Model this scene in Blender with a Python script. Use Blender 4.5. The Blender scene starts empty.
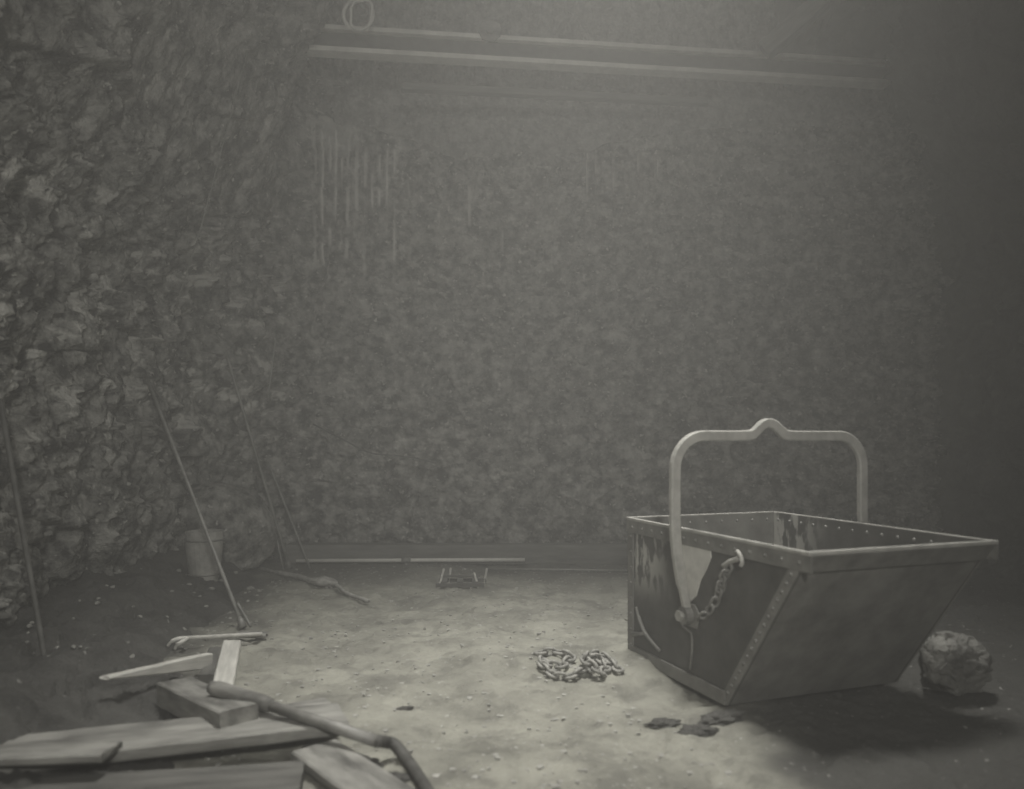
import bpy, bmesh, math, random
import numpy as np
from mathutils import Vector, Matrix

# ------------------------------------------------------------------ camera, world, lights, exposure
scene = bpy.context.scene
C = scene.collection
FPX, HORIZON, CAM_H = 800.0, 437.0, 1.5

cam_data = bpy.data.cameras.new('camera')
cam_data.sensor_width = 36.0
cam_data.lens = 36.0 * FPX / 1024.0
cam_data.shift_y = (HORIZON - 394.5) / 1024.0
cam_data.clip_start = 0.05
cam_data.dof.use_dof = True
cam_data.dof.focus_distance = 7.4
cam_data.dof.aperture_fstop = 1.0
cam = bpy.data.objects.new('camera', cam_data)
cam.location = (0, 0, CAM_H)
cam.rotation_euler = (math.radians(90), 0, 0)
C.objects.link(cam)
scene.camera = cam

world = bpy.data.worlds.new('mist')
scene.world = world
world.use_nodes = True
wn = world.node_tree
wn.nodes['Background'].inputs[0].default_value = (0, 0, 0, 1)
wn.nodes['Background'].inputs[1].default_value = 0.0
vs = wn.nodes.new('ShaderNodeVolumeScatter')
vs.inputs['Color'].default_value = (1.0, 0.985, 0.955, 1)
vs.inputs['Density'].default_value = 0.035
vs.inputs['Anisotropy'].default_value = 0.2
wn.links.new(vs.outputs[0], wn.nodes['World Output'].inputs['Volume'])


def area(name, loc, target, sx, sy, energy, spread=180, col=(1, .978, .905)):
    l = bpy.data.lights.new(name, 'AREA')
    l.shape = 'RECTANGLE'
    l.size, l.size_y, l.energy, l.color = sx, sy, energy, col
    l.spread = math.radians(spread)
    o = bpy.data.objects.new(name, l)
    o.location = loc
    o.rotation_euler = (Vector(target) - Vector(loc)).to_track_quat('-Z', 'Y').to_euler()
    C.objects.link(o)
    return o


area('shaft_daylight', (0.9, 6.2, 13.3), (0.25, 4.9, 0), 2.4, 4.2, 345, 34)
area('front_fill', (0.5, -1.9, 3.3), (-.95, 7, 1.6), .5, .5, 140, 78)  # unseen fill light added behind the camera to lift the ambient level

scene.view_settings.view_transform = 'Standard'
scene.view_settings.look = 'None'
scene.view_settings.gamma = 1.0
scene.view_settings.use_curve_mapping = False
scene.view_settings.exposure = -0.87

random.seed(7)
rng = np.random.default_rng(7)


# ------------------------------------------------------------------ pixel -> place helpers (real depths)
def G(px, py, z=0.0):
    d = FPX * (CAM_H - z) / (py - HORIZON)
    return Vector(((px - 512.0) * d / FPX, d, z))


def P(px, py, depth):
    return Vector(((px - 512.0) * depth / FPX, depth, CAM_H - (py - HORIZON) * depth / FPX))


# ------------------------------------------------------------------ numpy noise
def _hash(ix, iy, iz, seed):
    h = (ix.astype(np.int64) * 374761393 + iy.astype(np.int64) * 668265263 + iz.astype(np.int64) * 2147483647 + seed * 1274126177) & 0xFFFFFFFF
    h = ((h ^ (h >> 13)) * 1274126177) & 0xFFFFFFFF
    h = ((h ^ (h >> 16)) * 2246822519) & 0xFFFFFFFF
    h = h ^ (h >> 15)
    return (h & 0xFFFFFF) / float(0xFFFFFF)


def vnoise(p, seed=0):
    i = np.floor(p).astype(np.int64)
    f = p - i
    f = f * f * f * (f * (f * 6 - 15) + 10)
    r = 0
    for a in (0, 1):
        wx = f[:, 0] if a else 1 - f[:, 0]
        for b in (0, 1):
            wy = f[:, 1] if b else 1 - f[:, 1]
            for c in (0, 1):
                wz = f[:, 2] if c else 1 - f[:, 2]
                r = r + wx * wy * wz * _hash(i[:, 0] + a, i[:, 1] + b, i[:, 2] + c, seed)
    return r * 2 - 1


def fbm(p, octaves=4, seed=0, gain=.5):
    r, amp = 0, 1.0
    for o in range(octaves):
        r = r + amp * vnoise(p * (2.03 ** o) + 17.3 * o, seed + o)
        amp *= gain
    return r


def facets(p, seed=0):
    """broken-rock displacement: every cell of a jittered lattice is a tilted flat face"""
    i = np.floor(p).astype(np.int64)
    best = np.full(len(p), 1e9)
    val = np.zeros(len(p))
    for a in (-1, 0, 1):
        for b in (-1, 0, 1):
            for c in (-1, 0, 1):
                jx, jy, jz = i[:, 0] + a, i[:, 1] + b, i[:, 2] + c
                q = np.stack([jx + _hash(jx, jy, jz, seed), jy + _hash(jx, jy, jz, seed + 1), jz + _hash(jx, jy, jz, seed + 2)], 1)
                d = p - q
                dd = (d * d).sum(1)
                t = np.stack([_hash(jx, jy, jz, seed + 3 + k) - .5 for k in range(3)], 1)
                v = (_hash(jx, jy, jz, seed + 7) - .5) + 1.5 * (d * t).sum(1)
                m = dd < best
                best[m] = dd[m]
                val[m] = v[m]
    return val


def sstep(x, a, b):
    t = np.clip((x - a) / (b - a), 0, 1)
    return t * t * (3 - 2 * t)


# ------------------------------------------------------------------ object helpers
def link(o, parent=None):
    C.objects.link(o)
    if parent is not None:
        o.parent = parent
    return o


def tag(o, label=None, cat=None, group=None, kind=None):
    if label:
        o['label'] = label
    if cat:
        o['category'] = cat
    if group:
        o['group'] = group
    if kind:
        o['kind'] = kind
    return o


def empty(name, loc=(0, 0, 0), rz=0.0):
    o = bpy.data.objects.new(name, None)
    o.empty_display_size = .1
    o.location = loc
    o.rotation_euler = (0, 0, rz)
    return link(o)


def obj(name, bm, mat, parent=None, smooth=False):
    me = bpy.data.meshes.new(name)
    bmesh.ops.recalc_face_normals(bm, faces=bm.faces)
    bm.to_mesh(me)
    bm.free()
    me.materials.append(mat)
    if smooth:
        me.polygons.foreach_set('use_smooth', [True] * len(me.polygons))
    return link(bpy.data.objects.new(name, me), parent)


def grid_obj(name, V, nu, nv, mat, smooth=True, attr=None, flip=False):
    """V: (nu*nv,3) array, index = iu*nv+iv"""
    iu, iv = np.meshgrid(np.arange(nu - 1), np.arange(nv - 1), indexing='ij')
    a = (iu * nv + iv).ravel()
    q = np.stack([a, a + nv, a + nv + 1, a + 1], 1)
    if flip:
        q = q[:, ::-1]
    me = bpy.data.meshes.new(name)
    n = len(q)
    me.vertices.add(len(V))
    me.vertices.foreach_set('co', V.astype(np.float32).ravel())
    me.loops.add(n * 4)
    me.loops.foreach_set('vertex_index', q.astype(np.int32).ravel())
    me.polygons.add(n)
    me.polygons.foreach_set('loop_start', np.arange(0, n * 4, 4, dtype=np.int32))
    me.polygons.foreach_set('loop_total', np.full(n, 4, dtype=np.int32))
    me.polygons.foreach_set('use_smooth', np.full(n, smooth, dtype=bool))
    me.update(calc_edges=True)
    me.validate()
    for k, vals in (attr or {}).items():
        at = me.attributes.new(k, 'FLOAT', 'POINT')
        at.data.foreach_set('value', vals.astype(np.float32))
    me.materials.append(mat)
    return link(bpy.data.objects.new(name, me))


def tube_into(bm, pts, radii, n=10, cap=True):
    pts = [Vector(p) for p in pts]
    if not hasattr(radii, '__len__'):
        radii = [radii] * len(pts)
    t0 = (pts[1] - pts[0]).normalized()
    ref = Vector((0, 0, 1)) if abs(t0.z) < .9 else Vector((1, 0, 0))
    nrm = t0.cross(ref).normalized()
    rings = []
    for i, p in enumerate(pts):
        t = (pts[min(i + 1, len(pts) - 1)] - pts[max(i - 1, 0)]).normalized()
        nrm = (nrm - t * nrm.dot(t)).normalized()
        b = t.cross(nrm)
        rings.append([bm.verts.new(p + (nrm * math.cos(2 * math.pi * k / n) + b * math.sin(2 * math.pi * k / n)) * radii[i]) for k in range(n)])
    for r0, r1 in zip(rings, rings[1:]):
        for k in range(n):
            bm.faces.new((r0[k], r0[(k + 1) % n], r1[(k + 1) % n], r1[k]))
    if cap:
        bm.faces.new(rings[0][::-1])
        bm.faces.new(rings[-1])
    return bm


def tube(pts, radii, n=10):
    return tube_into(bmesh.new(), pts, radii, n)


def ring_bm(pts, r, n=8):
    """closed tube through pts"""
    bm = bmesh.new()
    pts = [Vector(p) for p in pts]
    m = len(pts)
    c = sum(pts, Vector()) / m
    nz = (pts[0] - c).cross(pts[m // 4] - c).normalized()
    rings = []
    for i, p in enumerate(pts):
        t = (pts[(i + 1) % m] - pts[i - 1]).normalized()
        a = t.cross(nz).normalized()
        b = t.cross(a)
        rings.append([bm.verts.new(p + (a * math.cos(2 * math.pi * k / n) + b * math.sin(2 * math.pi * k / n)) * r) for k in range(n)])
    for i in range(m):
        r0, r1 = rings[i], rings[(i + 1) % m]
        for k in range(n):
            bm.faces.new((r0[k], r0[(k + 1) % n], r1[(k + 1) % n], r1[k]))
    return bm


def box_into(bm, lo, hi, bevel=0.0):
    r = bmesh.ops.create_cube(bm, size=1.0)
    lo, hi = Vector(lo), Vector(hi)
    for v in r['verts']:
        v.co = Vector((lo[i] + (v.co[i] + .5) * (hi[i] - lo[i]) for i in range(3)))
    if bevel:
        es = list({e for v in r['verts'] for e in v.link_edges})
        bmesh.ops.bevel(bm, geom=es, offset=bevel, segments=2, affect='EDGES', profile=.6)
    return bm


def box(lo, hi, bevel=0.0):
    return box_into(bmesh.new(), lo, hi, bevel)


def slab_into(bm, poly, thick, nrm):
    """polygon (list of 3D points) thickened along nrm"""
    nrm = Vector(nrm)
    a = [bm.verts.new(Vector(p)) for p in poly]
    b = [bm.verts.new(Vector(p) + nrm * thick) for p in poly]
    bm.faces.new(a)
    bm.faces.new(b[::-1])
    m = len(poly)
    for i in range(m):
        bm.faces.new((a[i], b[i], b[(i + 1) % m], a[(i + 1) % m]))
    return bm


def slab(poly, thick, nrm, bevel=0):
    bm = slab_into(bmesh.new(), poly, thick, nrm)
    if bevel:
        bmesh.ops.bevel(bm, geom=list(bm.edges), offset=bevel, segments=1, affect='EDGES')
    return bm


def sweep_planar(path, width, depth_vec, closed=False, bevel=.006):
    """bar of rectangular section swept along a planar path; width in the plane (list or float), depth along depth_vec"""
    path = [Vector(p) for p in path]
    dv = Vector(depth_vec)
    dn = dv.normalized()
    bm = bmesh.new()
    rings = []
    for i, p in enumerate(path):
        t = (path[min(i + 1, len(path) - 1)] - path[max(i - 1, 0)]).normalized()
        s = t.cross(dn).normalized()
        w = width[i] if hasattr(width, '__len__') else width
        c = min(bevel, w * .3)
        h = dv / 2
        hn = dn * c
        ring = [p + s * (w / 2 - c) + h, p + s * w / 2 + h - hn, p + s * w / 2 - h + hn, p + s * (w / 2 - c) - h,
                p - s * (w / 2 - c) - h, p - s * w / 2 - h + hn, p - s * w / 2 + h - hn, p - s * (w / 2 - c) + h]
        rings.append([bm.verts.new(q) for q in ring])
    for r0, r1 in zip(rings, rings[1:]):
        for k in range(8):
            bm.faces.new((r0[k], r0[(k + 1) % 8], r1[(k + 1) % 8], r1[k]))
    bm.faces.new(rings[0][::-1])
    bm.faces.new(rings[-1])
    return bm


def dome_into(bm, c, nrm, r, h, n=7):
    c, nrm = Vector(c), Vector(nrm).normalized()
    ref = Vector((0, 0, 1)) if abs(nrm.z) < .9 else Vector((1, 0, 0))
    a = nrm.cross(ref).normalized()
    b = nrm.cross(a)
    top = bm.verts.new(c + nrm * h)
    r0 = [bm.verts.new(c + (a * math.cos(2 * math.pi * k / n) + b * math.sin(2 * math.pi * k / n)) * r) for k in range(n)]
    r1 = [bm.verts.new(c + nrm * h * .75 + (a * math.cos(2 * math.pi * k / n) + b * math.sin(2 * math.pi * k / n)) * r * .62) for k in range(n)]
    for k in range(n):
        bm.faces.new((r0[k], r0[(k + 1) % n], r1[(k + 1) % n], r1[k]))
        bm.faces.new((r1[k], r1[(k + 1) % n], top))


def curve_pts(ctrl, n=8):
    """Catmull-Rom through control points"""
    ctrl = [Vector(c) for c in ctrl]
    out = []
    for i in range(len(ctrl) - 1):
        p0, p1, p2, p3 = ctrl[max(i - 1, 0)], ctrl[i], ctrl[i + 1], ctrl[min(i + 2, len(ctrl) - 1)]
        for k in range(n):
            t = k / n
            out.append(.5 * ((2 * p1) + (p2 - p0) * t + (2 * p0 - 5 * p1 + 4 * p2 - p3) * t * t + (3 * p1 - p0 - 3 * p2 + p3) * t ** 3))
    out.append(ctrl[-1])
    return out


# ------------------------------------------------------------------ materials
TINT = (1.0, .98, .91)


def grey(v):
    return (v * TINT[0], v * TINT[1], v * TINT[2], 1)


def make_mat(name, lo, hi, scale=4, detail=6, rough=(.7, .95), bump=.3, bscale=20, bdist=.02, metallic=0, stretch=(1, 1, 1), spec=.3,
             speck=None, dust_tone=None, coords='Object', contrast=(.35, .65)):
    m = bpy.data.materials.new(name)
    m.use_nodes = True
    nt = m.node_tree
    N, L = nt.nodes, nt.links
    b = N['Principled BSDF']
    tc = N.new('ShaderNodeTexCoord')
    mp = N.new('ShaderNodeMapping')
    mp.inputs['Scale'].default_value = stretch
    L.new(tc.outputs[coords], mp.inputs[0])
    n1 = N.new('ShaderNodeTexNoise')
    n1.inputs['Scale'].default_value = scale
    n1.inputs['Detail'].default_value = detail
    n1.inputs['Roughness'].default_value = .65
    L.new(mp.outputs[0], n1.inputs['Vector'])
    cr = N.new('ShaderNodeValToRGB')
    cr.color_ramp.elements[0].position, cr.color_ramp.elements[1].position = contrast
    cr.color_ramp.elements[0].color, cr.color_ramp.elements[1].color = grey(lo), grey(hi)
    L.new(n1.outputs['Fac'], cr.inputs[0])
    col = cr.outputs[0]

    def mix(c0, fac, c1):
        mx = N.new('ShaderNodeMix')
        mx.data_type = 'RGBA'
        L.new(fac, mx.inputs['Factor'])
        L.new(c0, mx.inputs['A'])
        mx.inputs['B'].default_value = grey(c1)
        return mx.outputs['Result']
    if dust_tone:      # mesh-stored tone: dusty rock, light painted on drill traces, wet and shaded floor
        at = N.new('ShaderNodeAttribute')
        at.attribute_name = 'dust_tone'
        ml = N.new('ShaderNodeMath')
        ml.operation = 'MULTIPLY'
        ml.use_clamp = True
        L.new(at.outputs['Fac'], ml.inputs[0])
        ml.inputs[1].default_value = 1.0
        col = mix(col, ml.outputs[0], dust_tone)
    if speck:     # (scale, threshold, value): mineral grains
        n3 = N.new('ShaderNodeTexNoise')
        n3.inputs['Scale'].default_value = speck[0]
        n3.inputs['Detail'].default_value = 2
        L.new(mp.outputs[0], n3.inputs['Vector'])
        r3 = N.new('ShaderNodeValToRGB')
        r3.color_ramp.elements[0].position = speck[1]
        r3.color_ramp.elements[1].position = speck[1] + .07
        L.new(n3.outputs['Fac'], r3.inputs[0])
        col = mix(col, r3.outputs[0], speck[2])
    L.new(col, b.inputs['Base Color'])
    rr = N.new('ShaderNodeMapRange')
    rr.inputs['To Min'].default_value, rr.inputs['To Max'].default_value = rough
    L.new(n1.outputs['Fac'], rr.inputs['Value'])
    L.new(rr.outputs[0], b.inputs['Roughness'])
    b.inputs['Metallic'].default_value = metallic
    b.inputs['Specular IOR Level'].default_value = spec
    n2 = N.new('ShaderNodeTexNoise')
    n2.inputs['Scale'].default_value = bscale
    n2.inputs['Detail'].default_value = 5
    n2.inputs['Roughness'].default_value = .7
    L.new(mp.outputs[0], n2.inputs['Vector'])
    bp = N.new('ShaderNodeBump')
    bp.inputs['Strength'].default_value = bump
    bp.inputs['Distance'].default_value = bdist
    L.new(n2.outputs['Fac'], bp.inputs['Height'])
    L.new(bp.outputs[0], b.inputs['Normal'])
    return m


M = {}
M['rock'] = make_mat('blasted_rock', .03, .34, 6.0, 12, (.4, .9), 1.0, 16, .06, spec=.6, speck=(16, .64, .45), dust_tone=.66, contrast=(.40, .62))
M['rock_dark'] = make_mat('dark_rock', .05, .10, 2.2, 9, (.6, .95), .9, 14, .05, dust_tone=.2)
M['rock_roof'] = make_mat('roof_rock', .08, .15, 1.5, 8, (.7, .95), .7, 9, .05)
M['floor'] = make_mat('trampled_mud', .15, .29, 2.2, 11, (.6, .95), .8, 22, .025, dust_tone=.055, speck=(24, .69, .34))
for el in M['floor'].node_tree.nodes['Color Ramp'].color_ramp.elements:
    el.color = (el.color[0], el.color[1], el.color[2] * .93, 1)
M['muck'] = make_mat('black_muck', .03, .075, 3.5, 9, (.55, .9), .9, 18, .04, speck=(22, .70, .22))
M['iron'] = make_mat('skip_iron', .11, .21, 5, 8, (.45, .8), .35, 40, .006, spec=.45)
M['iron_side'] = None
M['iron_rim'] = make_mat('worn_rim_iron', .10, .20, 9, 8, (.4, .7), .3, 50, .004, spec=.5)
M['iron_pale'] = make_mat('rubbed_lit_iron', .24, .42, 12, 8, (.4, .75), .3, 60, .004, spec=.5, contrast=(.3, .7))
M['wear'] = make_mat('scoured_plate', .42, .62, 12, 8, (.4, .75), .3, 60, .004, spec=.5, contrast=(.3, .7))
M['clod'] = make_mat('damp_clod', .06, .16, 9, 8, (.6, .95), .9, 25, .02)
M['sill'] = make_mat('old_sill', .09, .17, 3, 8, (.7, .95), .5, 10, .008, stretch=(1, 7, 7))
M['rope'] = make_mat('muddy_rope', .18, .36, 14, 6, (.7, .95), .6, 40, .01)
M['chain'] = make_mat('rusty_chain', .12, .30, 14, 6, (.5, .9), .4, 60, .003)
M['grey_rock'] = make_mat('grey_rock', .08, .26, 5, 9, (.6, .95), .8, 22, .015)
M['steel'] = make_mat('drill_steel', .10, .22, 9, 6, (.35, .65), .2, 50, .003, spec=.6)
M['steel_pale'] = make_mat('beam_steel', .50, .68, 4, 6, (.4, .7), .2, 30, .003, spec=.5)
M['steel_dark'] = make_mat('dark_steel', .05, .10, 9, 6, (.5, .8), .2, 50, .003)
M['wood_pale'] = make_mat('fresh_board', .34, .52, 3, 8, (.7, .95), .35, 10, .006, stretch=(1, 9, 9))
M['wood'] = make_mat('muddy_timber', .07, .27, 2.2, 10, (.7, .95), .6, 10, .01, stretch=(1, 4, 4), contrast=(.36, .66))
M['wood_dark'] = make_mat('wet_timber', .06, .13, 3, 8, (.6, .9), .5, 10, .008, stretch=(1, 7, 7))
M['hose'] = make_mat('rubber_hose', .04, .09, 12, 5, (.5, .8), .3, 40, .004)
M['stone'] = make_mat('loose_stone', .20, .38, 6, 8, (.6, .95), .7, 25, .01)


def iron_side_mat():
    """dark plate with dried pale mud streaks run down its upper rear corner"""
    m = make_mat('muddy_side_iron', .04, .09, 5, 8, (.45, .8), .35, 40, .006, spec=.45)
    nt = m.node_tree
    N, L = nt.nodes, nt.links
    b = N['Principled BSDF']
    col = b.inputs['Base Color'].links[0].from_socket
    tc = N.new('ShaderNodeTexCoord')
    mp = N.new('ShaderNodeMapping')
    mp.inputs['Scale'].default_value = (9, 1, 4)
    L.new(tc.outputs['Object'], mp.inputs[0])
    n = N.new('ShaderNodeTexNoise')
    n.inputs['Scale'].default_value = 1.4
    n.inputs['Detail'].default_value = 5
    L.new(mp.outputs[0], n.inputs['Vector'])
    sp = N.new('ShaderNodeSeparateXYZ')
    L.new(tc.outputs['Object'], sp.inputs[0])

    def rng_(sock, a, b_):
        r = N.new('ShaderNodeMapRange')
        r.interpolation_type = 'SMOOTHSTEP'
        r.inputs['From Min'].default_value, r.inputs['From Max'].default_value = a, b_
        L.new(sock, r.inputs['Value'])
        return r.outputs[0]

    def mul(a, b_):
        x = N.new('ShaderNodeMath')
        x.operation = 'MULTIPLY'
        L.new(a, x.inputs[0])
        L.new(b_, x.inputs[1])
        return x.outputs[0]
    mask = mul(mul(rng_(sp.outputs['X'], .62, .18), rng_(sp.outputs['Z'], .36, .68)), rng_(n.outputs['Fac'], .44, .56))
    mx = N.new('ShaderNodeMix')
    mx.data_type = 'RGBA'
    L.new(mask, mx.inputs['Factor'])
    L.new(col, mx.inputs['A'])
    mx.inputs['B'].default_value = grey(.40)
    L.new(mx.outputs['Result'], b.inputs['Base Color'])
    return m


M['iron_side'] = iron_side_mat()

# ------------------------------------------------------------------ the setting: floor
nu, nv = 560, 520
gx = np.linspace(-4.6, 6.8, nu)
gy = np.concatenate([np.linspace(-3.5, 3.0, 60), np.linspace(3.02, 11.0, nv - 60)])
X, Y = [a.ravel() for a in np.meshgrid(gx, gy, indexing='ij')]


def floor_height(X, Y):
    p = np.stack([X, Y, np.zeros_like(X)], 1)
    z = .035 * fbm(p * .9, 3, 11) + .018 * fbm(p * 4.5, 4, 23) + .016 * facets(p * 6, 31) + .011 * facets(p * 15, 37)
    # trodden flat round the skip
    return z - .01


def fz(x, y):
    return float(floor_height(np.array([x], float), np.array([y], float))[0])


FZ = floor_height(X, Y)
p3 = np.stack([X, Y, FZ * 0], 1)
# darker earth toward the far wall and left muck, wet in scattered patches
damp_shade = .8 * sstep(Y + .35 * fbm(p3 * 1.3, 3, 5), 7.6, 9.2)
damp_shade = np.maximum(damp_shade, .97 * sstep(X + .12 * fbm(p3 * 2.2, 4, 8) - np.interp(Y, [3, 3.4, 4.4, 5.2, 6.5, 9], [1.25, 1.22, 1.1, 1.5, 2.2, 3.2]), -.08, .28))  # shade in front and right of the skip, painted into the floor colour
damp_shade = np.maximum(damp_shade, .85 * sstep(-X + .25 * fbm(p3 * 2.5, 4, 9) + np.interp(Y, [2.6, 3.6, 4.5, 6, 7.4, 9.4], [-1.2, -1.4, -1.62, -2.05, -2.3, -2.5]), -.1, .45))
damp_shade = np.maximum(damp_shade, .38 * sstep(fbm(p3 * 2.6, 5, 41, .6), .25, .95))
damp_shade = np.maximum(damp_shade, .3 * sstep(fbm(p3 * 9, 4, 43, .7), .35, .9))
grid_obj('floor', np.stack([X, Y, FZ], 1), nu, nv, M['floor'], attr={'dust_tone': damp_shade})['kind'] = 'structure'

# ------------------------------------------------------------------ the setting: back wall
nu, nv = 560, 400
gx = np.linspace(-3.6, 6.6, nu)
gz = np.concatenate([np.linspace(-.25, 6.2, nv - 40), np.linspace(6.22, 13.6, 40)])
X, Z = [a.ravel() for a in np.meshgrid(gx, gz, indexing='ij')]
ztop = np.interp(X, [-3.6, -2.4, -1.9, -1.2, -.8, .9, 1.5, 2.4, 3.6, 6.6], [5.5, 5.45, 5.35, 5.1, 4.95, 4.95, 5.2, 5.25, 5.4, 5.6])
p3 = np.stack([X, np.full_like(X, 9.7), Z], 1)
ztop = ztop + .10 * fbm(p3 * np.array([2., 1, .3]), 3, 71)
drill_u = np.zeros_like(X)
dust_tone = np.zeros_like(X)


def drill(X, Z, xs, zlo, zhi, r=.042, dw=.55):
    """half-round traces of line-drilled holes"""
    g = np.zeros_like(X)
    lit_flank = np.zeros_like(X)
    for x, a, b in zip(xs, zlo, zhi):
        near = np.abs(X - x) < .1
        if not near.any():
            continue
        q = np.clip(1 - ((X[near] - x) / r) ** 2, 0, 1)
        fade = sstep(Z[near], a - .12, a + .12) * sstep(-Z[near], -b - .05, -b + .05)
        g[near] = np.maximum(g[near], np.sqrt(q) * fade)
        n = .5 + .5 * vnoise(np.stack([np.full(near.sum(), x * 37), np.zeros(near.sum()), Z[near] * 4.5], 1), 88)
        lit_flank[near] = np.maximum(lit_flank[near], np.clip(1 - np.abs(X[near] - x + r * .5) / (r * dw), 0, 1) * fade * sstep(n, .3, .75))  # pale flank: light caught by each groove, put into the colour
    return g, lit_flank


xs, za, zb = [], [], []
x = -2.42
while x < -1.35:
    xs.append(x)
    za.append(random.uniform(3.3, 4.5))
    zb.append(float(np.interp(x, [-2.4, -1.9, -1.35], [5.35, 5.3, 5.0])) - random.uniform(0, .12))
    x += random.uniform(.075, .11)
x = .95
while x < 2.2:
    xs.append(x)
    za.append(random.uniform(4.2, 4.7))
    zb.append(5.05 - random.uniform(0, .15))
    x += random.uniform(.09, .16)
x = -1.2
while x < .9:
    xs.append(x)
    za.append(random.uniform(3.6, 4.4))
    zb.append(za[-1] + random.uniform(.15, .5))
    x += random.uniform(.2, .45)
g, lit_flank = drill(X, Z, xs, za, zb)
gmask = np.zeros_like(X)
gmask = np.maximum(gmask, sstep(X, -2.55, -2.4) * sstep(-X, 1.25, 1.4) * sstep(Z, 3.6, 4.3) * sstep(ztop - Z, -.05, .02))
gmask = np.maximum(gmask, .8 * sstep(X, .8, .95) * sstep(-X, -2.3, -2.1) * sstep(Z, 4.3, 4.6) * sstep(ztop - Z, -.05, .02))
rough = .13 * facets(p3 * .6, 3) + .11 * facets(p3 * np.array([1.8, 1, 3.0]), 13) + .075 * facets(p3 * np.array([4, 1, 8.]), 19) + .035 * facets(p3 * np.array([11, 1, 17.]), 27) + .05 * fbm(p3 * np.array([2.5, 1, 4.]), 5, 29)
up = sstep(Z - ztop, -.03, .10)
rough = rough * (1 - .75 * gmask) * (1 - .55 * up)
Yb = 9.75 + .02 * Z + .75 * up + .1 * np.clip(Z - 5.6, 0, 3) + rough + .04 * g
dust_tone = np.maximum(dust_tone, lit_flank * 1.0)
dust_tone = np.maximum(dust_tone, .4 * sstep(fbm(p3 * np.array([6, 1, 11.]), 5, 57, .7), .6, 1.2))
dust_tone = np.maximum(dust_tone, .28 * up)
dust_tone = np.maximum(dust_tone, .42 * sstep(X, -2.42, -2.3) * sstep(-X, 1.75, 2.0) * sstep(Z, 4.95, 5.1) * sstep(-Z - .35 * (X + 2.3), -5.5, -5.42))
grid_obj('wall_back', np.stack([X, Yb, Z], 1), nu, nv, M['rock'], attr={'dust_tone': dust_tone}, flip=True)['kind'] = 'structure'


# ------------------------------------------------------------------ the setting: left wall, leaning in above the springing
def side_wall(name, plan, sign, seed, mat, nu=600, nv=380, grooves=True, dusty=1.0, zmax=13.6):
    plan = np.array(plan, float)
    seg = np.r_[0, np.cumsum(np.hypot(*np.diff(plan, axis=0).T))]
    cut = np.interp(3.6, plan[:, 1], seg)
    s = np.concatenate([np.linspace(0, cut - .02, nu // 7), np.linspace(cut, seg[-1], nu - nu // 7)])
    z = np.concatenate([np.linspace(-.25, 6.0, nv - 30), np.linspace(6.02, zmax, 30)])
    S, Z = [a.ravel() for a in np.meshgrid(s, z, indexing='ij')]
    X0, Y0 = np.interp(S, seg, plan[:, 0]), np.interp(S, seg, plan[:, 1])
    lean = .46 * np.clip(Z - 3.4, 0, 3.0) + .10 * np.clip(Z - 2.4, 0, 1.0) ** 2
    lean = lean * (1 - .85 * sstep(Y0, 8.6, 9.7))     # upright again at the far corner
    p3 = np.stack([X0, Y0, Z], 1)
    rough = .22 * facets(p3 * .7, seed) + .13 * facets(p3 * np.array([1.6, 1.6, 2.4]), seed + 9) + .08 * facets(p3 * np.array([5, 5, 7.]), seed + 19) + .028 * facets(p3 * np.array([12, 12, 15.]), seed + 24) + .06 * fbm(p3 * 3, 5, seed + 29)
    lit_flank = np.zeros_like(S)
    g = np.zeros_like(S)
    if grooves:
        ss, a, b = [], [], []
        q = np.interp(6.3, plan[:, 1], seg)
        end = np.interp(9.35, plan[:, 1], seg)
        while q < end:
            top = float(np.interp(q, [end - 3.2, end], [4.95, 5.2]))
            ss.append(q)
            zb_ = top - random.uniform(0, .25)
            a.append(zb_ - random.uniform(.35, 1.1))
            b.append(zb_)
            q += random.choice([.11, .13, .16, .2, .42])
        g, lit_flank = drill(S, Z, ss, a, b, .05, .9)
        g2, lit_flank2 = drill(S, Z, [np.interp(y_, plan[:, 1], seg) for y_ in (6.55, 6.68, 7.05, 7.55, 7.72, 8.35, 8.6)], [4.25, 4.2, 4.5, 4.35, 4.4, 4.55, 4.6], [4.95, 4.85, 4.8, 4.85, 4.8, 5.0, 5.05], .085, 1.3)
        g, lit_flank = np.maximum(g, g2), np.maximum(lit_flank, lit_flank2)
        band = sstep(Z, 3.9, 4.3) * sstep(-Z, -5.3, -5.1) * sstep(Y0, 5.8, 6.4)
        rough = rough * (1 - .65 * band)
    d = lean + rough - .05 * g
    dust_tone = np.maximum(lit_flank * .9, dusty * .7 * sstep(fbm(p3 * np.array([4.5, 4.5, 6]), 5, seed + 44, .7), .35, .95) * sstep(Z, .8, 1.8) * sstep(-Z, -4.3, -3.2))
    V = np.stack([X0 + sign * d, Y0, Z], 1)
    o = grid_obj(name, V, nu, nv, mat, attr={'dust_tone': dust_tone}, flip=(sign < 0))
    o['kind'] = 'structure'
    return o


side_wall('wall_left', [(-3.45, -3.5), (-3.5, 2), (-3.6, 5), (-3.55, 7.4), (-3.3, 8.9), (-2.85, 9.65), (-2.5, 10.2)], 1, 101, M['rock'])
side_wall('wall_right', [(5.3, -3.5), (5.3, 3), (5.25, 7), (5.2, 10.6)], -1, 201, M['rock_dark'], 200, 160, grooves=False, dusty=.5, zmax=6.6)

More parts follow.
